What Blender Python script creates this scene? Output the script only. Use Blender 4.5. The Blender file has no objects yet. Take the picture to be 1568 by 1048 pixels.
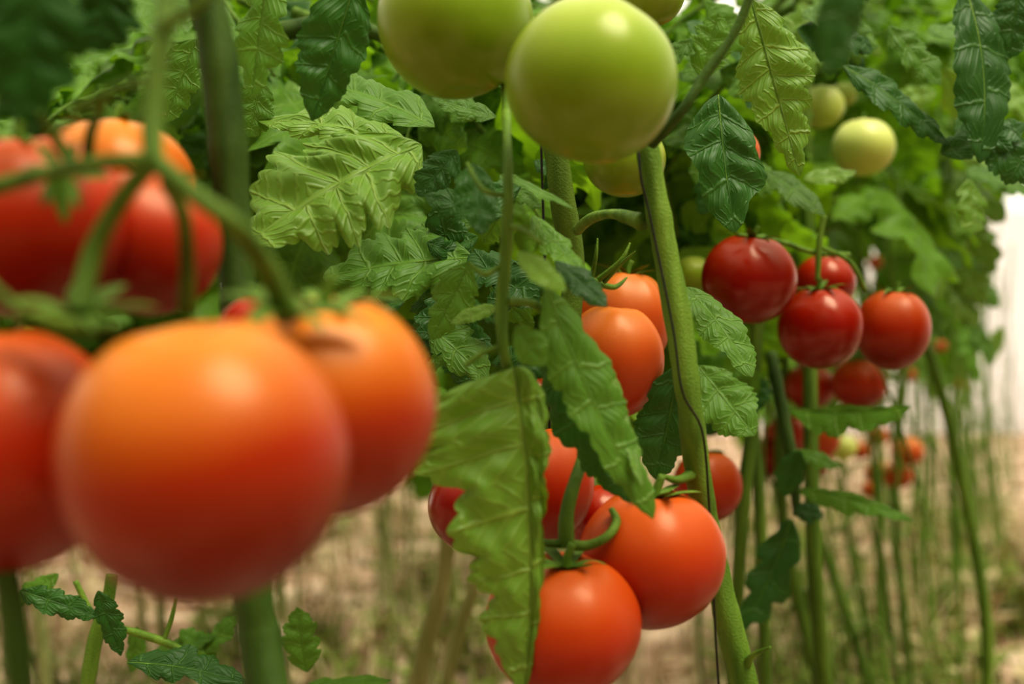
import bpy, math, random
from mathutils import Vector, Matrix, Euler, noise
random.seed(7)
R=random
S=bpy.context.scene
S.view_settings.view_transform='Standard'
try: S.view_settings.look='Medium High Contrast'
except Exception as ex: print('look',ex)
FP=2178.0; TH=math.radians(2.52); CH=0.75
CAM=Vector((0,0,CH)); FW=Vector((0,math.cos(TH),math.sin(TH))); UP=Vector((0,-math.sin(TH),math.cos(TH))); RX=Vector((1,0,0))
def W(a,b,d): return CAM+d*(FW+RX*((a-784)/FP)-UP*((b-524)/FP))
def proj(p):
    v=p-CAM; d=v.dot(FW)
    if d<=0.02: return None
    return (784+v.dot(RX)/d*FP, 524-v.dot(UP)/d*FP, d)
# ---------------- materials
def newmat(name):
    m=bpy.data.materials.new(name); m.use_nodes=True; nt=m.node_tree; nt.nodes.clear()
    return m,nt,nt.nodes,nt.links
def N(ns,t,**k):
    n=ns.new(t)
    for a,b in k.items():
        if a in n.inputs: n.inputs[a].default_value=b
        else: setattr(n,a,b)
    return n
def mathn(ns,ln,op,a,b=None):
    n=ns.new('ShaderNodeMath'); n.operation=op
    for i,x in enumerate((a,b)):
        if x is None: continue
        if isinstance(x,(int,float)): n.inputs[i].default_value=x
        else: ln.new(x,n.inputs[i])
    return n.outputs[0]
def ramp(ns,ln,fac,stops):
    n=ns.new('ShaderNodeValToRGB'); e=n.color_ramp.elements
    while len(e)<len(stops): e.new(0.5)
    for i,(p,c) in enumerate(stops):
        e[i].position=p; e[i].color=(c[0],c[1],c[2],1)
    ln.new(fac,n.inputs[0]); return n.outputs[0]
def mix(ns,ln,fac,a,b,mode='MIX'):
    n=ns.new('ShaderNodeMix'); n.data_type='RGBA'; n.blend_type=mode
    for i,x in ((0,fac),(6,a),(7,b)):
        if isinstance(x,(int,float)): n.inputs[i].default_value=x
        elif isinstance(x,tuple): n.inputs[i].default_value=(x[0],x[1],x[2],1)
        else: ln.new(x,n.inputs[i])
    return n.outputs[2]
def leaf_mat(name,dark,light,vein,rough=0.42,trans=0.25,bumpd=0.0007,spec=.25,back=(0.14,0.24,0.05)):
    m,nt,ns,ln=newmat(name)
    uv=ns.new('ShaderNodeTexCoord'); sep=ns.new('ShaderNodeSeparateXYZ'); ln.new(uv.outputs['UV'],sep.inputs[0])
    no=ns.new('ShaderNodeTexNoise'); no.inputs['Scale'].default_value=22; no.inputs['Detail'].default_value=3; ln.new(uv.outputs['Object'],no.inputs['Vector'])
    nw=ns.new('ShaderNodeTexNoise'); nw.inputs['Scale'].default_value=2.2; ln.new(uv.outputs['UV'],nw.inputs['Vector'])
    u,v=sep.outputs[0],sep.outputs[1]
    av=mathn(ns,ln,'ABSOLUTE',v)
    u2=mathn(ns,ln,'ADD',u,mathn(ns,ln,'MULTIPLY',mathn(ns,ln,'SUBTRACT',nw.outputs[0],.5),.25))
    fr=mathn(ns,ln,'FRACT',u2); dv=mathn(ns,ln,'ABSOLUTE',mathn(ns,ln,'SUBTRACT',fr,0.5))
    def line(src,lo,hi):
        s=ns.new('ShaderNodeMapRange'); s.interpolation_type='SMOOTHSTEP'
        s.inputs[1].default_value=lo; s.inputs[2].default_value=hi; s.inputs[3].default_value=1; s.inputs[4].default_value=0; ln.new(src,s.inputs[0]); return s.outputs[0]
    s1=line(mathn(ns,ln,'ADD',dv,mathn(ns,ln,'MULTIPLY',av,.02)),0.01,.075); s2=line(av,0.01,.06)
    av2=mathn(ns,ln,'ADD',av,mathn(ns,ln,'MULTIPLY',nw.outputs[0],.25))
    br=mathn(ns,ln,'ABSOLUTE',mathn(ns,ln,'SUBTRACT',mathn(ns,ln,'FRACT',mathn(ns,ln,'SUBTRACT',mathn(ns,ln,'MULTIPLY',av2,4.0),mathn(ns,ln,'MULTIPLY',dv,3.2))),.5))
    s3=mathn(ns,ln,'MULTIPLY',line(br,.02,.26),.42)
    vn=mathn(ns,ln,'MAXIMUM',s1,s2); va=mathn(ns,ln,'MAXIMUM',vn,s3)
    oi=ns.new('ShaderNodeObjectInfo')
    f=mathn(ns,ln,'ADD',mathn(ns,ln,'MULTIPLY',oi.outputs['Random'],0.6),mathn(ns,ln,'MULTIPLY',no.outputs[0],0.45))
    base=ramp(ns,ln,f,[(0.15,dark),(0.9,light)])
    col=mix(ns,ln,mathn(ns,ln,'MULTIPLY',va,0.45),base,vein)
    geo=ns.new('ShaderNodeNewGeometry')
    col=mix(ns,ln,mathn(ns,ln,'MULTIPLY',geo.outputs['Backfacing'],0.3),col,back)
    b=ns.new('ShaderNodeBump'); b.inputs['Strength'].default_value=0.8; b.inputs['Distance'].default_value=bumpd
    h=mathn(ns,ln,'SUBTRACT',mathn(ns,ln,'MULTIPLY',no.outputs[0],0.6),va)
    ln.new(h,b.inputs['Height'])
    p=N(ns,'ShaderNodeBsdfPrincipled',Roughness=rough); ln.new(col,p.inputs['Base Color']); ln.new(b.outputs[0],p.inputs['Normal'])
    p.inputs['Specular IOR Level'].default_value=spec
    t=ns.new('ShaderNodeBsdfTranslucent'); tc=mix(ns,ln,1.0,col,(1.3,1.25,0.3),'MULTIPLY')
    g=ns.new('ShaderNodeGamma'); ln.new(tc,g.inputs[0]); g.inputs[1].default_value=0.8
    ln.new(g.outputs[0],t.inputs[0])
    ms=ns.new('ShaderNodeMixShader'); ms.inputs[0].default_value=trans; ln.new(p.outputs[0],ms.inputs[1]); ln.new(t.outputs[0],ms.inputs[2])
    o=ns.new('ShaderNodeOutputMaterial'); ln.new(ms.outputs[0],o.inputs[0])
    return m
LK=leaf_mat('leaf_shade',(0.007,0.035,0.003),(0.018,0.075,0.006),(0.03,0.10,0.015),0.5,0.12,spec=.12,back=(.03,.08,.015))  # darker leaf copy: canopy shadow put into the colour of the near leaves
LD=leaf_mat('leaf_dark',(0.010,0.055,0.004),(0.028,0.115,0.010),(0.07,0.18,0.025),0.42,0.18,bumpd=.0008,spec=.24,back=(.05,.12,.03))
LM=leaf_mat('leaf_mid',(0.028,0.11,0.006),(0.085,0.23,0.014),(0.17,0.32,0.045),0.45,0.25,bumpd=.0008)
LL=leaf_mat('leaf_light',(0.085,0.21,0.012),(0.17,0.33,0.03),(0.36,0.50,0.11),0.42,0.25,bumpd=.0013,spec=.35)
LB=leaf_mat('leaf_bg',(0.022,0.10,0.005),(0.19,0.41,0.022),(0.17,0.33,0.04),0.48,0.36)
def tom_mat(name,bot,mid,top,var=0.2,rough=0.38,coat=0.08,off=0.0):
    m,nt,ns,ln=newmat(name)
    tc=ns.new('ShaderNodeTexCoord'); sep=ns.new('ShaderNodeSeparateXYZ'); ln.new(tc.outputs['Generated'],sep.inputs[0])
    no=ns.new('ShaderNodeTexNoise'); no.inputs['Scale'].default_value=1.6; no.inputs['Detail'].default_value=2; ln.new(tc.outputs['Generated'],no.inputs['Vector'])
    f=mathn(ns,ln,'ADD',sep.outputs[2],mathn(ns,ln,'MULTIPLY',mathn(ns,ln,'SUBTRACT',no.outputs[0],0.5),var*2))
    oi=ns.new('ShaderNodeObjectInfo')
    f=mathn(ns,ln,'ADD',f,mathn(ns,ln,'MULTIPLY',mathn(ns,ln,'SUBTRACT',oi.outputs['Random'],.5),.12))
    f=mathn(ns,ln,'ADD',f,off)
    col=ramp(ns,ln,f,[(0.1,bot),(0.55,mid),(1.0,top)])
    n2=ns.new('ShaderNodeTexNoise'); n2.inputs['Scale'].default_value=60; n2.inputs['Detail'].default_value=2; ln.new(tc.outputs['Generated'],n2.inputs['Vector'])
    sp=ramp(ns,ln,n2.outputs[0],[(0.6,(1,1,1)),(0.78,(1.3,1.2,1.1))])
    col=mix(ns,ln,0.6,col,sp,'MULTIPLY')
    b=ns.new('ShaderNodeBump'); b.inputs['Strength'].default_value=0.08; b.inputs['Distance'].default_value=0.001; ln.new(n2.outputs[0],b.inputs['Height'])
    p=N(ns,'ShaderNodeBsdfPrincipled',Roughness=rough); ln.new(col,p.inputs['Base Color'])
    p.inputs['Specular IOR Level'].default_value=.34
    p.inputs['Specular Tint'].default_value=(1,.85,.6,1)
    p.inputs['Coat Weight'].default_value=coat; p.inputs['Coat Roughness'].default_value=0.22; p.inputs['Coat Tint'].default_value=(1,.95,.85,1)
    ln.new(b.outputs[0],p.inputs['Normal'])
    o=ns.new('ShaderNodeOutputMaterial'); ln.new(p.outputs[0],o.inputs[0]); return m
TO=tom_mat('tomato_orange_red',(0.105,0.0015,0.0003),(0.31,0.022,0.001),(0.60,0.19,0.010),.12,off=.05)  # ripening from orange to red; bottom darkened further as painted underside shade
TM=tom_mat('tomato_vermilion',(0.14,0.003,0.0005),(0.34,0.022,0.002),(0.48,0.085,0.008),.14)  # ripeness ramp too, with shade under the fruit painted into its bottom colour
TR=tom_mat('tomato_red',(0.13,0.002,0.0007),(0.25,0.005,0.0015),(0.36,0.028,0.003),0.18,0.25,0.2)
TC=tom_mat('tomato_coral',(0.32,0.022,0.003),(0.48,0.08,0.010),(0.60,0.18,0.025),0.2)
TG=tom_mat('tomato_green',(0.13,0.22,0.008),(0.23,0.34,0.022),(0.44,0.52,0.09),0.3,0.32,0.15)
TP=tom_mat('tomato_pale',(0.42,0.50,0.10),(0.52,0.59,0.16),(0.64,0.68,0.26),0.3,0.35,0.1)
def stem_mat(name,a,b_,rough=0.5):
    m,nt,ns,ln=newmat(name)
    tc=ns.new('ShaderNodeTexCoord')
    mp=ns.new('ShaderNodeMapping'); mp.inputs['Scale'].default_value=(90,90,14); ln.new(tc.outputs['Object'],mp.inputs[0])
    no=ns.new('ShaderNodeTexNoise'); no.inputs['Scale'].default_value=1; no.inputs['Detail'].default_value=4; ln.new(mp.outputs[0],no.inputs['Vector'])
    n2=ns.new('ShaderNodeTexNoise'); n2.inputs['Scale'].default_value=900; ln.new(tc.outputs['Object'],n2.inputs['Vector'])
    col=ramp(ns,ln,no.outputs[0],[(0.3,a),(0.7,b_)])
    b=ns.new('ShaderNodeBump'); b.inputs['Strength'].default_value=0.6; b.inputs['Distance'].default_value=0.001
    ln.new(mathn(ns,ln,'ADD',no.outputs[0],n2.outputs[0]),b.inputs['Height'])
    p=N(ns,'ShaderNodeBsdfPrincipled',Roughness=rough); ln.new(col,p.inputs['Base Color']); ln.new(b.outputs[0],p.inputs['Normal'])
    p.inputs['Specular IOR Level'].default_value=.22
    o=ns.new('ShaderNodeOutputMaterial'); ln.new(p.outputs[0],o.inputs[0]); return m
SG=stem_mat('stem_green',(0.055,0.125,0.009),(0.16,0.27,0.033),.55)
SF=stem_mat('stem_olive',(0.045,0.095,0.007),(0.11,0.19,0.02),.6)
SD=stem_mat('stem_dark',(0.022,0.055,0.005),(0.055,0.11,0.012),.6)
SP=stem_mat('stem_pale',(0.18,0.21,0.06),(0.38,0.39,0.17),.6)
SK=stem_mat('twine_black',(0.010,0.009,0.007),(0.02,0.018,0.014))
# --------------- mesh helpers
def mkobj(name,vs,fs,mat,uvs=None,smooth=True,parent=None):
    me=bpy.data.meshes.new(name); me.from_pydata([tuple(v) for v in vs],[],fs)
    mats=mat if isinstance(mat,list) else [mat]
    for m in mats: me.materials.append(m)
    if uvs:
        ul=me.uv_layers.new(name='UVMap')
        idx=[0]*len(me.loops); me.loops.foreach_get('vertex_index',idx)
        fl=[]
        for i in idx: fl+=[uvs[i][0],uvs[i][1]]
        ul.data.foreach_set('uv',fl)
    if smooth: me.polygons.foreach_set('use_smooth',[True]*len(me.polygons))
    me.update()
    ob=bpy.data.objects.new(name,me); S.collection.objects.link(ob)
    if parent: ob.parent=parent
    return ob
def origin_to(ob,c):
    ob.data.transform(Matrix.Translation(-c)); ob.location=c
def center(ob):
    vs=ob.data.vertices; c=sum((v.co for v in vs),Vector())/len(vs); origin_to(ob,c)
def catmull(P,k):
    out=[]
    n=len(P)
    for i in range(n-1):
        p0=P[max(i-1,0)];p1=P[i];p2=P[i+1];p3=P[min(i+2,n-1)]
        for j in range(k):
            t=j/k
            out.append([0.5*((2*b)+(-a+c)*t+(2*a-5*b+4*c-d)*t*t+(-a+3*b-3*c+d)*t**3) for a,b,c,d in zip(p0,p1,p2,p3)])
    out.append(list(P[-1])); return out
def tube_data(pts,k=8,nr=12,rib=0.06,knob=0.0):
    C=catmull(pts,k); vs=[];fs=[]
    up=Vector((0.3,-1,0.2)).normalized(); ph=R.random()*6
    for i,c in enumerate(C):
        p=Vector(c[:3]); a=Vector(C[max(i-1,0)][:3]); b=Vector(C[min(i+1,len(C)-1)][:3]); T=(b-a)
        if T.length<1e-9: T=Vector((0,0,1))
        T.normalize(); s=T.cross(up)
        if s.length<1e-3: s=T.orthogonal()
        s.normalize(); u=s.cross(T); up=u
        r=max(c[3],1e-5)*(1+knob*noise.noise(p*90))
        for j in range(nr):
            th=2*math.pi*j/nr; rr=r*(1+rib*math.cos(5*th+ph))
            vs.append(p+s*math.cos(th)*rr+u*math.sin(th)*rr)
    m=len(C)
    for i in range(m-1):
        for j in range(nr):
            fs.append((i*nr+j,i*nr+(j+1)%nr,(i+1)*nr+(j+1)%nr,(i+1)*nr+j))
    fs.append(tuple(range(nr))[::-1]); fs.append(tuple((m-1)*nr+j for j in range(nr)))
    return vs,fs
def merge(parts):
    V=[];F=[]
    for vs,fs in parts:
        o=len(V); V+=vs; F+=[tuple(i+o for i in f) for f in fs]
    return V,F
def wt(pts):
    out=[]
    for a,b,d,w in pts:
        p=W(a,b,d); out.append((p.x,p.y,p.z,w*0.5*d/FP))
    return out
def stem(name,lists,mat,k=8,nr=12,knob=0.15,parent=None):
    if not isinstance(lists[0],list): lists=[lists]
    V,F=merge([tube_data(wt(l),k,nr,0.05,knob) for l in lists])
    ob=mkobj(name,V,F,mat,parent=parent); center(ob); return ob
def leaf_data(base,ctrl,tip,nrm,wl,wr,nl=6,ld=0.35,cr=0.10,fold=0.15,curl=0.2,wave=0.12,ns=60,nt=9,skew=0.4,seed=0,pw=0.7,rag=.10,lump=.4):
    vs=[];fs=[];uv=[]
    rr=random.Random(seed); ph=rr.random()*6
    J=[[rr.uniform(0.72,1.12) for _ in range(nl+3)] for _ in (0,1)]
    O=[rr.uniform(-.22,.22),rr.uniform(-.22,.22)]
    def js(l,x):
        x=max(0,min(x,nl)); i=int(x); f=x-i; f=f*f*(3-2*f); return l[i]*(1-f)+l[i+1]*f
    for i in range(ns+1):
        s=i/ns; s_=min(max(s,0.002),0.998)
        p=base*(1-s)**2+ctrl*2*s*(1-s)+tip*s*s
        T=((ctrl-base)*(1-s)+(tip-ctrl)*s).normalized()
        side=T.cross(nrm); side.normalize(); n=side.cross(T)
        w0=math.sin(math.pi*s_**pw)**0.75
        for j in range(-nt,nt+1):
            tt=j/nt; a=abs(tt); q=0 if tt<0 else 1
            x=s*nl+O[q]*a+.16*math.sin(s*nl*1.9+ph+q*2); fr=x%1
            bump=math.sin(math.pi*fr**1.2)**.7
            fr2=(x*3+.2)%1; b2=math.sin(math.pi*fr2**1.3)**.8
            tooth=1-ld*(1-bump)*(.7+.5*abs(math.sin(int(x)*2.7+ph)))-(rag*(1-b2) if ld>0 else 0)
            w=(wr if q else wl)*w0*(1-(1-tooth)*a**2.2)*js(J[q],x)
            puff=(1-abs(math.sin(math.pi*x))**3)*math.sin(math.pi*min(a**0.8,1))*cr*(wl+wr)*0.5*w0
            puff+=lump*cr*(wl+wr)*0.5*w0*noise.noise(Vector((s*nl*1.8+ph,tt*3.4,ph)))*min(1,a*4)
            h=fold*a*w-curl*a*a*w+puff+wave*a*a*(wl+wr)*0.5*w0*math.sin(s*11+ph+(2 if tt<0 else 0))
            vs.append(p+side*(tt*w)+T*(skew*a*w)+n*h)
            uv.append((x,tt))
    m=2*nt+1
    for i in range(ns):
        for j in range(2*nt):
            fs.append((i*m+j,(i+1)*m+j,(i+1)*m+j+1,i*m+j+1))
    return vs,fs,uv
CN=(0,-1,0.35)
def leaf(base,tip,w,mat,nrm=CN,bend=(0,0,0),nl=6,ld=0.35,seed=None,name='tomato_leaf',**k):
    if seed is None: seed=R.randint(0,9999)
    B=W(*base);T_=W(*tip); d=(base[2]+tip[2])/2; sc=d/FP
    if not isinstance(w,tuple): w=(w,w)
    L=(T_-B).length
    C=(B+T_)/2+Vector(bend)*L
    n=Vector(nrm).normalized()
    vs,fs,uv=leaf_data(B,C,T_,n,w[0]*sc,w[1]*sc,nl=nl,ld=ld,seed=seed,**k)
    V=vs;F=fs
    nleaf=len(fs)
    mr=[]
    for s in (0,0.25,0.5,0.75,0.97):
        p=B*(1-s)**2+C*2*s*(1-s)+T_*s*s-n*0.0002
        mr.append((p.x,p.y,p.z,L*0.007*(1-0.8*s)))
    tv,tf=tube_data(mr,4,6,0,0)
    o=len(V); V=V+tv; F=F+[tuple(i+o for i in f) for f in tf]; uv=uv+[(0,0)]*len(tv)
    ob=mkobj(name,V,F,[mat,SG],uv)
    for i in range(nleaf,len(F)): ob.data.polygons[i].material_index=1
    center(ob); return ob
TOMS=[]
def sepals(r,n=6,ln=0.7,seed=0,up=0.35,wd=.13):
    rr=random.Random(seed); parts=[]
    for i in range(n):
        a=2*math.pi*i/n+rr.uniform(-.2,.2); L=r*ln*rr.uniform(.8,1.2)
        d=Vector((math.cos(a),math.sin(a),0)); u=rr.uniform(0.4,1.6)*up
        B=Vector((0,0,0)); C=d*L*0.6+Vector((0,0,L*0.25)); T_=d*L+Vector((0,0,L*u-L*0.1))
        vs,fs,uv=leaf_data(B,C,T_,Vector((0,0,1)),L*wd,L*wd,nl=1,ld=0,cr=0,fold=0.4,curl=0,wave=0,ns=10,nt=2,skew=0,pw=0.8)
        parts.append((vs,fs))
    return merge(parts)
def tomato(a,b,D,d,mat,tilt=(0,0),asp=0.93,cal=True,name='ripe_tomato',ribs=5,ra=0.03,seed=None,pedi=True,cl=.62):
    if seed is None: seed=R.randint(0,9999)
    rr=random.Random(seed); r=D/2*d/FP; c=W(a,b,d)
    TOMS.append((a,b,D/2,d))
    nu,nv=(64,40) if D>80 else (32,20)
    vs=[];fs=[];ph=rr.random()*6; lp=[(rr.uniform(-.025,.025),rr.random()*6) for _ in range(3)]
    for i in range(nv+1):
        th=math.pi*i/nv; rho=math.sin(th); z=math.cos(th)*asp
        if th<math.pi/2: z-=0.2*math.exp(-(rho/0.25)**2); 
        else: z+=0.05*math.exp(-(rho/0.15)**2)
        for j in range(nu):
            f=2*math.pi*j/nu
            w=rho*(1+ra*math.cos(ribs*f+ph)*(0.35+0.65*max(0,math.cos(th)))*rho+sum(q*math.cos((k+1)*f+p) for k,(q,p) in enumerate(lp)))
            zz=z-ra*0.8*(1-math.cos(ribs*f+ph))*max(0,math.cos(th))*rho
            vs.append(Vector((w*math.cos(f)*r,w*math.sin(f)*r,zz*r)))
    for i in range(nv):
        for j in range(nu):
            fs.append((i*nu+j,(i+1)*nu+j,(i+1)*nu+(j+1)%nu,i*nu+(j+1)%nu))
    ob=mkobj(name,vs,fs,mat); ob.location=c; ob.rotation_euler=(math.radians(tilt[0]),math.radians(tilt[1]),rr.uniform(0,6.28) if tilt==(0,0) else 0)
    if cal:
        V,F=sepals(r,6,cl,seed)
        pv=tube_data([(0,0,-r*.03,r*.07),(0,0,r*.15,r*.06),(r*.06,0,r*.35,r*.055)],4,8,0,0)
        V,F=merge([(V,F),pv] if pedi else [(V,F)])
        co=mkobj('calyx',V,F,SG); co.parent=ob; co.location=(0,0,(asp-0.2)*r+0.01*r)
    return ob
# ---------------- foreground truss (left)
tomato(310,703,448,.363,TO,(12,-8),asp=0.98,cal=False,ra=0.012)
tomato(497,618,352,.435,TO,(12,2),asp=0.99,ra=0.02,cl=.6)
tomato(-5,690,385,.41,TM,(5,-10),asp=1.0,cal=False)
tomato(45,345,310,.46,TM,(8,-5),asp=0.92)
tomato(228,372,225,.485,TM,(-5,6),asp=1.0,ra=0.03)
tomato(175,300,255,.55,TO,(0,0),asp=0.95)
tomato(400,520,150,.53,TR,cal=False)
ts=stem('truss_stalk',[
 [(262,-30,.40,34),(245,80,.39,32),(234,180,.385,32),(236,250,.38,34)],
 [(236,245,.38,30),(190,300,.385,30),(145,380,.39,32),(120,480,.385,38)],
 [(240,250,.38,30),(300,300,.375,30),(360,345,.375,32),(410,410,.39,34),(440,485,.40,40)],
 [(255,280,.38,24),(280,330,.395,24),(286,400,.41,24),(285,475,.42,28)],
 [(236,245,.38,26),(150,250,.385,24),(60,268,.40,24),(-20,290,.41,26)],
 [(240,120,.39,18),(180,135,.40,18),(110,170,.41,20)],
 [(250,40,.39,18),(300,10,.38,22),(340,-30,.38,22)],
 [(-20,430,.36,16),(40,480,.36,18),(110,500,.375,26),(180,500,.375,24)],
 [(160,150,.42,18),(140,200,.43,18),(135,240,.44,20)],
 [(60,170,.42,16),(90,220,.43,18),(110,250,.43,20)],
],SF,knob=0.1)
bpy.context.view_layer.update()
def calyx_at(a,b,d,r,seed,rot=(0.5,0,0)):
    V,F=sepals(r,6,1.0,seed,.25,.16); o=mkobj('calyx',V,F,SF); o.parent=ts; o.location=W(a,b,d)-ts.location; o.rotation_euler=rot
calyx_at(120,490,.385,.020,5,(.3,.1,0)); calyx_at(440,486,.400,.021,8,(.35,.1,.4)); calyx_at(95,268,.41,.014,9,(1.2,0,.4))
leaf((85,250,.40),(100,345,.40),(18,18),LM,ld=.2,nl=2)
stem('tomato_stem',[(300,-60,.56,52),(330,60,.56,54),(348,200,.56,58),(362,400,.56,56),(375,650,.55,58),(388,900,.54,60),(400,980,.54,64),(420,1120,.53,66)],SD)
# ---------------- middle cluster
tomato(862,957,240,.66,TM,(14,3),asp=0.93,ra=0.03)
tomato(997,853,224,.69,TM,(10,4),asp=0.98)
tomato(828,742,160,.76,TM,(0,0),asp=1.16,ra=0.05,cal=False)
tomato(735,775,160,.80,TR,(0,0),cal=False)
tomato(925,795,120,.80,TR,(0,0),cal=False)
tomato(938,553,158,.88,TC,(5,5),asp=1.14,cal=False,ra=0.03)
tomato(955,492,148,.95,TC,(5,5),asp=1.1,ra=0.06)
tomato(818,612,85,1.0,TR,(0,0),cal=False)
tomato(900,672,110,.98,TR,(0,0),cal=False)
# ---------------- green
tomato(907,122,260,.60,TG,(-14,6),asp=0.98,name='green_tomato',cal=False,ribs=6,ra=0.02)
tomato(697,32,240,.67,TG,(-10,-5),asp=0.99,name='green_tomato',ribs=6,ra=0.03)
tomato(995,-10,110,.78,TG,name='green_tomato',cal=False)
tomato(957,243,128,.88,TG,name='green_tomato',cal=False)
tomato(1060,420,62,1.2,TG,name='green_tomato',cal=False)
# ---------------- right cluster
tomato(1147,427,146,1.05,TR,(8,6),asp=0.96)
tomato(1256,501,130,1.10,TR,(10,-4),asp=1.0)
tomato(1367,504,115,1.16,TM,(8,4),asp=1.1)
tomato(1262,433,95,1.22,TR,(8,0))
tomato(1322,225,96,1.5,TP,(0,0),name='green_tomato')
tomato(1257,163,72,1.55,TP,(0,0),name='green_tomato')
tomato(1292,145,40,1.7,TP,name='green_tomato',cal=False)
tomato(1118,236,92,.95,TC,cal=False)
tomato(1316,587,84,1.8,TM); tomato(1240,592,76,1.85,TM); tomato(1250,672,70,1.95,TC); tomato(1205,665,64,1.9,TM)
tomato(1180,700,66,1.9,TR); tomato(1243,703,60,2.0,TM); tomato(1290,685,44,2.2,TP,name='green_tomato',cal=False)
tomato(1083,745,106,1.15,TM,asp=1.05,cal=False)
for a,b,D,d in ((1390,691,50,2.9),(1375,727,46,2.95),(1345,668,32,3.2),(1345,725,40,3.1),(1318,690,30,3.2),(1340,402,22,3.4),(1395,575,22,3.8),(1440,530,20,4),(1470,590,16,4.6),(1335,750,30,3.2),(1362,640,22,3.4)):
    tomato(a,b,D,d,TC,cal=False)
# ---------------- hero stems
stem('tomato_stem',[[(985,190,.70,34),(1000,280,.70,38),(1018,380,.70,40),(1040,500,.70,42),(1056,620,.70,38),(1068,720,.71,40),(1088,830,.72,38),(1115,950,.72,40),(1138,1040,.72,44),(1150,1120,.72,44)],
 [(1138,1030,.72,20),(1152,1005,.71,10),(1180,992,.70,4)],[(1070,720,.71,22),(1040,735,.70,14),(1010,728,.69,5)]],SG,nr=16,knob=0.12)
stem('support_twine',[(978,150,.69,4),(980,260,.68,4),(995,330,.68,4),(1030,500,.675,4),(1045,600,.675,4),(1075,660,.69,4),(1085,760,.70,4),(1092,900,.70,4),(1103,1100,.71,4)],SK,nr=6)
stem('tomato_stem',[(1150,-10,.66,14),(1125,50,.66,14),(1080,115,.66,15),(1040,175,.66,15),(998,220,.68,18)],SD)
stem('tomato_stem',[(845,180,.83,40),(860,300,.83,40),(878,420,.84,38),(862,540,.84,38),(852,640,.84,40),(845,720,.84,40)],SF)
stem('support_twine',[(828,200,.81,4),(832,330,.81,4),(838,500,.81,4),(842,680,.82,4)],SK,nr=6)
stem('tomato_stem',[(884,352,.80,18),(905,335,.77,16),(940,328,.73,16),(985,340,.705,26)],SG)
stem('truss_stalk',[[(775,60,.72,14),(774,130,.68,14),(776,200,.64,14),(778,300,.62,17),(774,400,.62,19),(768,470,.62,20),(772,540,.62,17),(790,600,.63,17),(812,700,.64,12)],
 [(776,462,.62,14),(815,465,.63,13),(840,485,.64,12),(852,515,.64,8)],[(776,345,.62,10),(800,352,.61,9),(830,372,.6,6)],
 [(776,300,.62,8),(740,290,.62,8),(715,250,.63,6)],[(770,530,.62,8),(740,540,.62,8),(712,560,.62,10)],[(775,400,.62,8),(745,420,.62,8),(720,405,.62,6)]],SG,nr=12)
stem('truss_stalk',[[(898,690,.68,20),(880,740,.665,22),(868,790,.66,24),(868,838,.66,26)],[(868,835,.66,18),(900,836,.66,16),(930,822,.66,14),(944,800,.665,14),(936,780,.67,9)],[(866,832,.66,16),(840,832,.66,12),(822,826,.67,8)]],SF)
stem('truss_stalk',[[(905,430,.86,10),(912,395,.85,7),(915,365,.85,3)],[(915,430,.86,10),(950,400,.85,7),(965,372,.85,3)],[(925,432,.86,8),(950,405,.85,6),(973,385,.84,2)],[(905,430,.86,12),(940,440,.87,9),(960,425,.88,3)],[(880,405,.84,14),(895,425,.85,12),(915,432,.86,10)]],SG,nr=8)
stem('truss_stalk',[[(1262,330,1.08,10),(1255,370,1.08,10),(1252,430,1.08,9)],[(1258,380,1.08,8),(1300,400,1.1,8),(1325,445,1.12,8)],[(1200,370,1.08,8),(1240,385,1.08,8),(1300,390,1.12,8)],[(1130,360,1.04,7),(1170,365,1.06,8),(1210,375,1.08,8)]],SG,nr=8)
stem('tomato_stem',[(1395,470,1.9,12),(1425,550,1.9,15),(1452,640,1.9,16),(1478,760,1.9,17),(1500,880,1.9,17),(1512,980,1.9,18),(1510,1100,1.9,18)],SG)
stem('tomato_stem',[(1160,480,1.25,20),(1150,660,1.25,20),(1140,760,1.25,22),(1130,900,1.25,20),(1120,1120,1.25,20)],SF)
stem('tomato_stem',[(1150,600,1.35,18),(1162,760,1.35,18),(1168,900,1.35,18),(1175,1120,1.35,18)],SF)
stem('tomato_stem',[(1180,540,1.28,18),(1200,640,1.26,20),(1215,720,1.25,18),(1220,790,1.25,12)],SD)
stem('tomato_stem',[(-30,700,.40,44),(0,830,.40,44),(20,940,.40,46),(40,1120,.40,46)],SD)
stem('tomato_stem',[[(125,1110,.9,20),(145,985,.9,24),(165,920,.9,20),(172,880,.9,16)],[(115,890,.9,9),(150,950,.9,11),(210,970,.9,12),(265,990,.9,12),(330,1030,.9,10)],[(250,985,.9,7),(262,950,.9,7),(270,915,.9,5)]],SG)
stem('tomato_stem',[(405,55,1.0,30),(450,45,1.0,30),(520,35,1.0,26),(600,60,1.0,22)],SD)
stem('tomato_stem',[(630,1100,1.7,34),(650,1000,1.7,30),(680,880,1.7,26),(690,760,1.7,24)],SP)
stem('tomato_stem',[(670,1100,2.0,22),(705,960,2.0,22),(730,880,2.0,20),(740,760,2,20)],SP)
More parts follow.
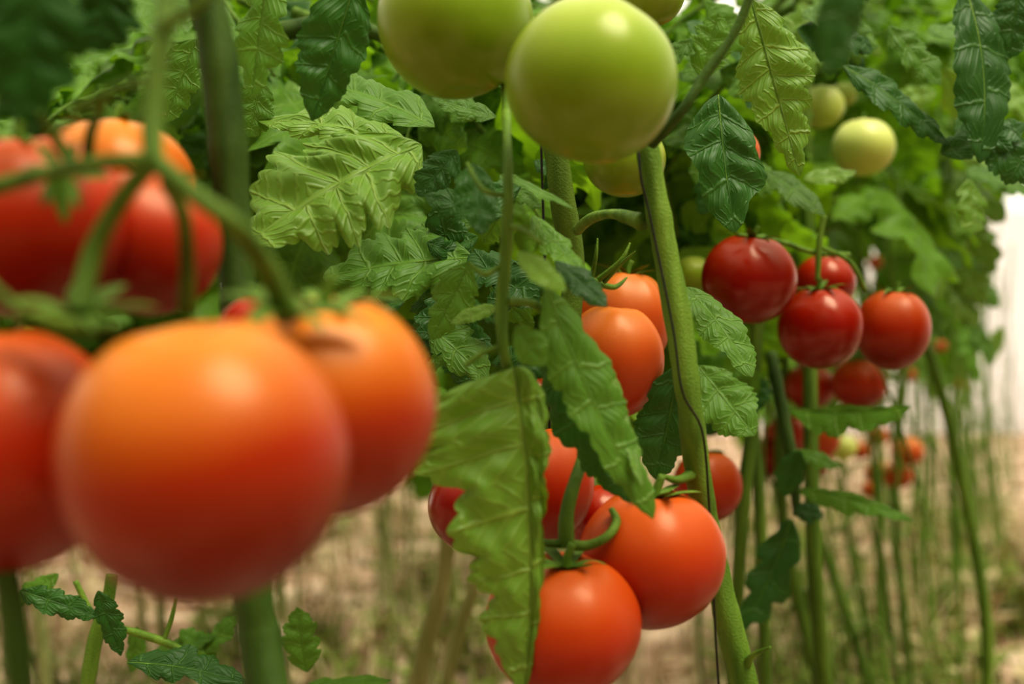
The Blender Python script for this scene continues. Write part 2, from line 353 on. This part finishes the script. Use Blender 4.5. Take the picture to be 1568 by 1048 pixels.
# ---------------- hero leaves
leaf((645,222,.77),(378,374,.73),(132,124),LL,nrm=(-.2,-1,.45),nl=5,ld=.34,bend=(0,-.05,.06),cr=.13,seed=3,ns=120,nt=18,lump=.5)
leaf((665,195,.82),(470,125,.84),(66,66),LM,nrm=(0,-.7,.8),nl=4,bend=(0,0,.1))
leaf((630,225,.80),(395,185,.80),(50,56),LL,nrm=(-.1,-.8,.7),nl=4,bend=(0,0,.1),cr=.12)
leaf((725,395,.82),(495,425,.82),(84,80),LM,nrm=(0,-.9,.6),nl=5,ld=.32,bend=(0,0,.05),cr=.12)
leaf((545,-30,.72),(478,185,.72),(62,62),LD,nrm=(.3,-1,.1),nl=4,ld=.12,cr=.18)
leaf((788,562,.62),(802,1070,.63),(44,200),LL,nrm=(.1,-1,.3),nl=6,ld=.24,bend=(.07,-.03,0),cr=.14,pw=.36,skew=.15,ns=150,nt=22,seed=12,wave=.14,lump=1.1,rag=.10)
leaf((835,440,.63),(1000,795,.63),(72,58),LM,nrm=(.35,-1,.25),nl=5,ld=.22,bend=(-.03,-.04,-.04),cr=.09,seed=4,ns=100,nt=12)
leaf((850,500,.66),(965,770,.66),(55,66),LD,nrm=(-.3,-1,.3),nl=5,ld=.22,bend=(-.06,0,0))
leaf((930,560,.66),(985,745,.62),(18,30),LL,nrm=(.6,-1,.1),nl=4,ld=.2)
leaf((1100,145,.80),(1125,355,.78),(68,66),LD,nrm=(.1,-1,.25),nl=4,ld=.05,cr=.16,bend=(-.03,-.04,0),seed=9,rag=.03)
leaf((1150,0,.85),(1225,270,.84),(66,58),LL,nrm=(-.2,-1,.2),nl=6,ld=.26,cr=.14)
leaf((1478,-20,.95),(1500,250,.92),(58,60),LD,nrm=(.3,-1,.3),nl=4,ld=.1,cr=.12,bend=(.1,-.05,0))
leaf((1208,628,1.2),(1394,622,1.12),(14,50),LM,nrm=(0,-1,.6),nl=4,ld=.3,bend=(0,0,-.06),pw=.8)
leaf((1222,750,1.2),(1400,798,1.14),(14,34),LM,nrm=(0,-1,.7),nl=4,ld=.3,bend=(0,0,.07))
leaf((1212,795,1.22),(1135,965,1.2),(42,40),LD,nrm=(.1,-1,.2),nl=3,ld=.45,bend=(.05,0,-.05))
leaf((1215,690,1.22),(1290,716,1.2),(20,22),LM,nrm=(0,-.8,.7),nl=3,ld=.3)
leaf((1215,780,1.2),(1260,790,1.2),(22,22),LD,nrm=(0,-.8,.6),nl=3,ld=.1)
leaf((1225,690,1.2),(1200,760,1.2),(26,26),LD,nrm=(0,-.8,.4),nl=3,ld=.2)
leaf((1172,262,1.02),(1264,330,1.0),(28,30),LM,nrm=(.2,-.8,.6),nl=3,ld=.1,bend=(0,0,.06))
leaf((1230,275,1.1),(1312,262,1.1),(22,24),LL,nrm=(0,-.8,.6),nl=3,ld=.25)
leaf((1050,440,.85),(1152,578,.82),(48,46),LM,nrm=(.3,-1,.5),nl=4,ld=.1,bend=(.05,0,.06))
leaf((1068,560,.9),(1155,668,.88),(54,52),LM,nrm=(.1,-1,.4),nl=4,ld=.12)
leaf((1040,560,.86),(1005,735,.86),(56,50),LD,nrm=(.1,-1,.3),nl=4,ld=.1)
leaf((795,385,.6),(864,448,.58),(26,28),LL,nrm=(.2,-1,.4),nl=3,ld=.1)
leaf((815,330,.7),(900,430,.68),(30,36),LM,nrm=(.4,-.8,.4),nl=4,ld=.3)
leaf((780,270,.7),(880,320,.68),(16,18),LM,nrm=(.4,-.6,.6),nl=3,ld=.3)
leaf((850,400,.66),(930,470,.65),(30,32),LD,nrm=(.2,-.9,.6),nl=3,ld=.2)
leaf((790,500,.6),(835,560,.6),(30,28),LM,nrm=(-.2,-1,.3),nl=3,ld=.1)
leaf((790,560,.68),(850,560,.68),(22,26),LD,nrm=(-.2,-1,.3),nl=3,ld=.1)
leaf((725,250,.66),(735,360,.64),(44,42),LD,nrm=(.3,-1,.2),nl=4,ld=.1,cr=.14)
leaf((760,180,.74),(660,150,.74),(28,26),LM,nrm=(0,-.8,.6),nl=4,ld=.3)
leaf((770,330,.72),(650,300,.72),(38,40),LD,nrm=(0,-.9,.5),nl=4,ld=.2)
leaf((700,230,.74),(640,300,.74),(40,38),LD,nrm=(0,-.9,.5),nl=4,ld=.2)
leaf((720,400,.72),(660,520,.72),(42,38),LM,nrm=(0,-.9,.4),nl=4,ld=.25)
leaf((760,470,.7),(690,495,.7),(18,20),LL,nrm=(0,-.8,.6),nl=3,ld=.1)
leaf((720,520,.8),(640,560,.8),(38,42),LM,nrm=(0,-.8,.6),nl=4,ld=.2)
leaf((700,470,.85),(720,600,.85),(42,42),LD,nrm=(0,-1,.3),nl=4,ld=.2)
leaf((195,1015,.8),(385,1050,.8),(42,30),LD,nrm=(0,-.7,.7),nl=4,ld=.3,bend=(0,0,.08))
leaf((30,905,.85),(150,945,.85),(30,28),LD,nrm=(0,-.9,.4),nl=4,ld=.3)
leaf((150,905,.85),(185,1005,.85),(24,24),LD,nrm=(0,-1,.2),nl=4,ld=.3)
leaf((470,1030,.95),(455,930,.95),(36,32),LM,nrm=(.1,-1,.2),nl=4,ld=.35)
leaf((330,1010,1.0),(275,965,1.0),(22,24),LM,nrm=(0,-.8,.6),nl=3,ld=.3)
leaf((310,1000,1.0),(365,945,1.0),(22,24),LM,nrm=(0,-.8,.6),nl=3,ld=.3)
leaf((470,1050,.95),(600,1042,.95),(18,22),LM,nrm=(0,-.6,.8),nl=4,ld=.3)
leaf((210,960,1.0),(200,1030,1.0),(20,18),LM,nrm=(0,-.8,.6),nl=3,ld=.3)
leaf((90,880,.95),(10,930,.95),(24,24),LM,nrm=(0,-.8,.6),nl=3,ld=.3)
leaf((235,1000,1.0),(330,975,1.0),(18,18),LM,nrm=(0,-.8,.6),nl=4,ld=.3)
# near blurred leaves
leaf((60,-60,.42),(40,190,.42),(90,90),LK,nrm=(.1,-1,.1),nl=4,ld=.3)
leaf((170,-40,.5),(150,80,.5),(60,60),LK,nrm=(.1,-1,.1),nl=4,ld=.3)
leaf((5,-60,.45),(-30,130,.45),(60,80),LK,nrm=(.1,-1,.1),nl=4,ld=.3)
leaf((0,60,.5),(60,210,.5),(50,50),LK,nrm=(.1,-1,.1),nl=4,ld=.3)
leaf((410,-40,.72),(385,150,.72),(56,50),LM,nrm=(-.2,-1,.3),nl=4,ld=.3)
leaf((300,60,.8),(250,190,.8),(42,50),LM,nrm=(.2,-1,.3),nl=4,ld=.3)
leaf((400,120,.8),(380,210,.8),(40,36),LM,nrm=(.2,-1,.3),nl=4,ld=.3)
leaf((1295,-60,.46),(1268,122,.46),(48,44),LD,nrm=(.3,-1,.1),nl=3,ld=.15)
leaf((1290,100,.95),(1455,225,.95),(40,44),LD,nrm=(.2,-.8,.5),nl=5,ld=.35,bend=(.03,0,.06))
leaf((1440,235,.95),(1570,190,.95),(46,44),LD,nrm=(0,-.9,.4),nl=4,ld=.3)
leaf((1510,190,.95),(1590,280,.95),(46,50),LD,nrm=(0,-1,.3),nl=4,ld=.2)
leaf((1360,40,1.0),(1440,130,1.0),(42,40),LM,nrm=(0,-.8,.5),nl=4,ld=.3)
leaf((1560,-20,.95),(1545,90,.95),(42,40),LD,nrm=(0,-.8,.5),nl=4,ld=.2)
leaf((1075,120,.9),(1100,20,.9),(36,36),LM,nrm=(0,-.8,.5),nl=4,ld=.3)
leaf((1060,60,.9),(1000,110,.9),(24,24),LM,nrm=(0,-.8,.5),nl=4,ld=.3)
for a,b,a2,b2,d,w_,m_ in ((1370,290,1450,360,1.7,44,LL),(1440,270,1540,340,1.8,48,LL),(1400,370,1500,410,1.8,44,LM),(1480,330,1520,420,1.9,36,LL),(1440,420,1500,500,1.9,42,LL),(1390,430,1440,520,1.8,36,LM),(1480,480,1520,560,2.0,30,LM),(1330,300,1350,390,1.6,34,LM),(1480,420,1530,470,2.0,28,LM),(1460,380,1510,470,1.9,34,LL),(1510,560,1535,500,2.4,16,LL),(1470,500,1500,590,2.2,26,LM)):
    leaf((a,b,d),(a2,b2,d),w_,m_,nrm=(R.uniform(-.3,.3),-.8,.7),nl=4,ld=.35,bend=(0,0,.08))
def fillers(n,x0,x1,y0,y1,d0,d1,mats,l0=60,l1=130):
    k=0
    for _ in range(n*4):
        if k>=n: break
        a,b,d=R.uniform(x0,x1),R.uniform(y0,y1),R.uniform(d0,d1); th=R.uniform(-.6,3.7); l=R.uniform(l0,l1)
        a2,b2=a+l*math.cos(th),b+l*abs(math.sin(th))*.9
        if any((q-ta)**2+(r_-tb)**2<(tr+25)**2 and d<td+.06 for (ta,tb,tr,td) in TOMS for q,r_ in ((a,b),((a+a2)/2,(b+b2)/2),(a2,b2))): continue
        w_=l*R.uniform(.3,.42)
        leaf((a,b,d),(a2,b2,d+R.uniform(-.02,.02)),(w_,w_*R.uniform(.8,1.1)),R.choice(mats),nrm=(R.uniform(-.5,.5),-1,R.uniform(.2,.9)),nl=R.choice((3,4)),ld=.32,bend=(0,0,R.uniform(0,.12)),ns=40,nt=7); k+=1
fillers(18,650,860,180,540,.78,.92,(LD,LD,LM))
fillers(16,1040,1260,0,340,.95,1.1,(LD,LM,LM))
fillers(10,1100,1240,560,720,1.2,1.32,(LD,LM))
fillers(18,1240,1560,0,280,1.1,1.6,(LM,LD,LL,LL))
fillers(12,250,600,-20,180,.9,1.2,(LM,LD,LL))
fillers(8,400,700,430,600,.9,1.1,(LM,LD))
# ---------------- compound leaf variants
def compound(seed):
    rr=random.Random(seed); samp=[]
    L=1.0
    def rach(s): return Vector((s*L*0.95,0.04*math.sin(s*4+seed),0.12*s-0.45*s*s))
    V=[];F=[];U=[];MI=[]
    def add(vs,fs,uv,mi):
        nonlocal V,F,U,MI
        o=len(V); V+=vs; F+=[tuple(i+o for i in f) for f in fs]; U+=uv; MI+=[mi]*len(fs)
    tv,tf=tube_data([(*rach(s),0.018*(1-.7*s)) for s in (0,.25,.5,.75,1)],3,6,0,0); add(tv,tf,[(0,0)]*len(tv),1)
    spec=[(1.0,0,0.50,0.21)]
    for s,l in ((.36,.34),(.64,.46),(.86,.38)):
        spec+= [(s+rr.uniform(-.04,.04),1,l*rr.uniform(.8,1.2),.15),(s+rr.uniform(-.04,.04),-1,l*rr.uniform(.8,1.2),.15)]
    for s in (.22,.5): spec+=[(s,1,.11,.04),(s+.02,-1,.11,.04)]
    for s,sd,l,w in spec:
        B=rach(s)
        if sd==0: d=Vector((.8,rr.uniform(-.3,.3),-.6))
        else: d=Vector((rr.uniform(.2,.6),sd*.9,rr.uniform(-.8,.0)))
        d.normalize(); P=B+d*(0.06 if w>.05 else .01)
        T_=P+d*l+Vector((0,0,-.15*l)); C=(P+T_)/2+Vector((0,0,.12*l))
        n=Vector((rr.uniform(-.5,.5),rr.uniform(-.5,.5),1)).normalized()
        ww=w*l/.40 if w>.05 else w
        vs,fs,uv=leaf_data(P,C,T_,n,ww,ww,nl=4 if w>.05 else 2,ld=.36,cr=.12,fold=.25,curl=.4,wave=.25,ns=32,nt=5,seed=rr.randint(0,999),skew=.3)
        add(vs,fs,uv,0); samp+=[P,(P+T_)/2,T_]
    me=bpy.data.meshes.new('compound_leaf'); me.from_pydata([tuple(v) for v in V],[],F)
    me.materials.append(LB); me.materials.append(SG)
    me.polygons.foreach_set('material_index',MI); me.polygons.foreach_set('use_smooth',[True]*len(F))
    ul=me.uv_layers.new(name='UVMap'); idx=[0]*len(me.loops); me.loops.foreach_get('vertex_index',idx)
    fl=[]
    for i in idx: fl+=[U[i][0],U[i][1]]
    ul.data.foreach_set('uv',fl); me.update(); return me,samp
VAR=[compound(i+11) for i in range(8)]
def low(a):
    pts=[(-200,470),(380,470),(600,520),(700,560),(760,640),(1000,720),(1200,700),(1260,640),(1450,585),(1500,540),(1525,240),(1900,240)]
    for (x0,y0),(x1,y1) in zip(pts,pts[1:]):
        if x0<=a<=x1: return y0+(y1-y0)*(a-x0)/(x1-x0)
    return 400
plants=[]
def plant(x,y,h=2.1,vis=True,w=.009,ns_=1,mat=None):
    e=bpy.data.objects.new('tomato_plant',None); S.collection.objects.link(e); e.location=(x,y,0); plants.append(e)
    if vis:
        parts=[]
        for q in range(ns_):
            ox,oy=(0,0) if q==0 else (R.uniform(-.22,.12),R.uniform(-.25,.25))
            ww=w*(1 if q==0 else R.uniform(.4,.8))
            pts=[(ox,oy,-0.02,ww)]
            lx=R.uniform(-.12,.05)
            for i in range(1,8): pts.append((ox+lx*math.sin(i/7*3.1)+R.uniform(-.03,.03),oy+R.uniform(-.03,.03),h*i/7,ww*(1-.05*i)))
            parts.append(tube_data(pts,4,7,.05,.15))
            if y>1.7:
              for _ in range(6):
                z=R.uniform(.1,.9); x0=ox+lx*math.sin(z/h*3.1); a=R.uniform(0,6.28); l=R.uniform(.08,.28)
                parts.append(tube_data([(x0,oy,z,ww*.35),(x0+l*.5*math.cos(a),oy+l*.5*math.sin(a),z+.02,ww*.28),(x0+l*.8*math.cos(a),oy+l*.8*math.sin(a),z-l*.7,ww*.2)],3,5,0,0))
        v,f=merge(parts); mkobj('stem',v,f,mat or SG,parent=e)
    return e
def clear(p,samp,M):
    for q in samp:
        r=proj(M@q)
        if r is None: return False
        a,b,d=r
        if d<0.92: return False
        if b>low(a)+25 and -50<a<1800: return False
        for (ta,tb,tr,td) in TOMS:
            if d<td+0.04 and (a-ta)**2+(b-tb)**2<(tr+45)**2: return False
    return True
def addleaf(e,base,yaw,pitch,roll,sc,chk=True,vi=None):
    me,samp=VAR[R.randrange(8) if vi is None else vi]
    M=Matrix.Translation(base)@Euler((roll,pitch,yaw)).to_matrix().to_4x4()@Matrix.Scale(sc,4)
    if chk and not clear(base,samp,M): return False
    ob=bpy.data.objects.new('leaf',me); S.collection.objects.link(ob); ob.parent=e
    ob.matrix_parent_inverse=Matrix.Translation(-e.location); ob.matrix_basis=M
    return True
row=lambda y:.36*(y-.65)
for y in (1.4,1.85,2.3,2.8,3.3,3.9,4.6,5.4,6.3,7.4,8.6,10,12,14): plant(row(y)+R.uniform(-.03,.03),y,ns_=1 if y<2 else 4,w=.009 if y<3 else .010,mat=SF if y<2.5 else SG)
bpy.context.view_layer.update()
n1=len(plants)
near=plant(row(1.0),1.0,vis=False)
cnt=0
for e in plants[:n1]:
    for k in range(70 if e.location.y<3.5 else 45):
        zt=min(2.0,.82+.285*e.location.y)
        z=R.uniform(.74,zt)
        cnt+=addleaf(e,Vector((e.location.x,e.location.y,z)),R.uniform(0,6.28),R.uniform(-.1,.9),R.uniform(-.4,.4),R.uniform(.22,.36))
for k in range(950):
    y=R.uniform(1.0,1.9); x=R.uniform(-.6,.7)
    if k%2==0: y=R.uniform(.98,1.3); x=R.uniform(-.4,.3)
    z=R.uniform(.62,.80+.285*y)
    cnt+=addleaf(near,Vector((x,y,z)),R.uniform(0,6.28),R.uniform(0,.9),R.uniform(-.4,.4),R.uniform(.16,.27))
m0=len(plants)
for y in (2.6,3.1,3.6,4.2,4.8,5.5,6.3,7.2,8.3,9.6,11,13,15): plant(.36*(y-3)-.75+R.uniform(-.06,.06),y,w=.011,ns_=3,mat=SP)
for y in (5,6,7,8,9.5,11,13): plant(.36*(y-3)-2.4+R.uniform(-.06,.06),y,w=.011,ns_=3,mat=SP)
for e in plants[m0:]:
    for k in range(24):
        z=R.uniform(.95,min(2.1,.9+.285*e.location.y))
        addleaf(e,Vector((e.location.x,e.location.y,z)),R.uniform(0,6.28),R.uniform(-.1,.9),R.uniform(-.4,.4),R.uniform(.28,.42),chk=False)
print('leaves',cnt)
# ---------------- ground
m,nt,ns,ln=newmat('soil')
tc=ns.new('ShaderNodeTexCoord'); no=ns.new('ShaderNodeTexNoise'); no.inputs['Scale'].default_value=1.7; no.inputs['Detail'].default_value=8; ln.new(tc.outputs['Object'],no.inputs['Vector'])
n2=ns.new('ShaderNodeTexNoise'); n2.inputs['Scale'].default_value=30; n2.inputs['Detail'].default_value=5; ln.new(tc.outputs['Object'],n2.inputs['Vector'])
col=ramp(ns,ln,no.outputs[0],[(0.35,(0.17,0.095,0.055)),(0.48,(0.36,0.23,0.145)),(0.64,(0.70,0.54,0.41))])
col=mix(ns,ln,.5,col,ramp(ns,ln,n2.outputs[0],[(.3,(.5,.45,.4)),(.7,(1.1,1.05,1))]),'MULTIPLY')
b=ns.new('ShaderNodeBump'); b.inputs['Distance'].default_value=.03; ln.new(n2.outputs[0],b.inputs['Height'])
p=N(ns,'ShaderNodeBsdfPrincipled',Roughness=.9); ln.new(col,p.inputs['Base Color']); ln.new(b.outputs[0],p.inputs['Normal'])
o=ns.new('ShaderNodeOutputMaterial'); ln.new(p.outputs[0],o.inputs[0])
vs=[];fs=[];nx,ny=90,110
for j in range(ny+1):
    for i in range(nx+1):
        x=-22+44*i/nx; y=-3+44*j/ny
        vs.append(Vector((x,y,0.04*noise.noise(Vector((x*1.3,y*1.3,0)))-0.02)))
for j in range(ny):
    for i in range(nx): k=j*(nx+1)+i; fs.append((k,k+1,k+nx+2,k+nx+1))
mkobj('ground',vs,fs,m)
# ---------------- weeds
wg=stem_mat('weed_green',(0.09,0.15,0.018),(0.24,0.30,0.06),.7); wd=stem_mat('weed_dry',(0.36,0.29,0.15),(0.62,0.51,0.33),.8)
def weeds(name,mat,n,hmin,hmax,fn,th=-.08):
    V=[];F=[]
    for _ in range(n):
        x,y=fn()
        if noise.noise(Vector((x*1.8,y*1.1,len(name))))<th: continue
        nb=R.randint(5,9)
        for k in range(nb):
            a=R.uniform(0,6.28); h=R.uniform(hmin,hmax); l=R.uniform(.1,.7)*h; w=R.uniform(.003,.008)
            bx=x+R.uniform(-.05,.05); by=y+R.uniform(-.05,.05); q=Vector((math.cos(a),math.sin(a),0)); sd=Vector((-q.y,q.x,0)); 
            o=len(V)
            for s in (0,.4,.75,1):
                c=Vector((bx,by,-.02))+q*l*s*s+Vector((0,0,h*s*(1-.2*s)))
                V+=[c-sd*w*(1-.85*s),c+sd*w*(1-.85*s)]
            F+=[(o,o+1,o+3,o+2),(o+2,o+3,o+5,o+4),(o+4,o+5,o+7,o+6)]
            if R.random()<.6:
                c=Vector((bx,by,-.02))+q*l*.3+Vector((0,0,h*.5)); o=len(V); s2=w*3.5
                V+=[c,c+sd*s2+Vector((0,0,s2*.5)),c+q*s2*3+Vector((0,0,s2)),c-sd*s2+Vector((0,0,s2*.5))]; F+=[(o,o+1,o+2,o+3)]
    return mkobj(name,V,F,mat,smooth=False)
def fL():
    y=2.4+8*R.random()**1.5; 
    return R.uniform(-3-.2*y,row(y)+.15),y
def fR():
    y=2.5+10*R.random(); return row(y)+.7+abs(R.gauss(0,.9)),y
def fM():
    y=1.6+7*R.random(); return row(y)+R.gauss(0,.2),y
weeds('green_weeds',wg,1300,.10,.36,fL,.06); weeds('dry_weeds',wd,1000,.08,.38,fL,.0); weeds('green_weeds',wg,260,.04,.12,fR,.0); weeds('green_weeds',wg,600,.06,.28,fM,-.02); weeds('dry_weeds',wd,300,.06,.3,fM)
# ---------------- greenhouse end wall
m,nt,ns,ln=newmat('greenhouse_film')
d_=ns.new('ShaderNodeBsdfDiffuse'); d_.inputs[0].default_value=(.95,.90,.92,1); t_=ns.new('ShaderNodeBsdfTranslucent'); t_.inputs[0].default_value=(.98,.93,.97,1)
ms=ns.new('ShaderNodeMixShader'); ms.inputs[0].default_value=.6; ln.new(d_.outputs[0],ms.inputs[1]); ln.new(t_.outputs[0],ms.inputs[2])
o=ns.new('ShaderNodeOutputMaterial'); ln.new(ms.outputs[0],o.inputs[0])
vs=[];fs=[]
for i in range(81):
    x=-20+40*i/80
    for j in range(9): vs.append(Vector((x,38+.04*math.sin(i*2.1)*math.sin(j*1.3),6*j/8-.05)))
for i in range(80):
    for j in range(8): k=i*9+j; fs.append((k,k+1,k+10,k+9))
mkobj('wall_back',vs,fs,m)
# ---------------- world & light
w=bpy.data.worlds.new('overcast'); S.world=w; w.use_nodes=True; nt=w.node_tree; ns=nt.nodes; ln=nt.links; ns.clear()
tc=ns.new('ShaderNodeTexCoord'); sep=ns.new('ShaderNodeSeparateXYZ'); ln.new(tc.outputs['Generated'],sep.inputs[0])
f1=mathn(ns,ln,'MULTIPLY',mathn(ns,ln,'ADD',sep.outputs[1],.25),.8)
f2=mathn(ns,ln,'MAXIMUM',f1,sep.outputs[2])
col=ramp(ns,ln,f2,[(0.0,(.09,.075,.05)),(.35,(.36,.33,.24)),(.75,(1.18,1.1,.88))])
bg=ns.new('ShaderNodeBackground'); bg.inputs[1].default_value=1.1; ln.new(col,bg.inputs[0])
o=ns.new('ShaderNodeOutputWorld'); ln.new(bg.outputs[0],o.inputs[0])
L=bpy.data.lights.new('sun_through_film','SUN'); L.energy=3.9; L.angle=math.radians(36); L.color=(1,.93,.75)
lo=bpy.data.objects.new('sun',L); S.collection.objects.link(lo)
lo.rotation_euler=Vector((.43,-.36,1.15)).to_track_quat('Z','Y').to_euler(); lo.location=(2,-3,5)
# ---------------- camera
c=bpy.data.cameras.new('camera'); c.lens=50; c.sensor_width=36; c.clip_start=.01; c.clip_end=200
c.dof.use_dof=True; c.dof.focus_distance=.80; c.dof.aperture_fstop=5.6
co=bpy.data.objects.new('camera',c); S.collection.objects.link(co); co.location=CAM; co.rotation_euler=(math.pi/2+TH,0,0)
S.camera=co
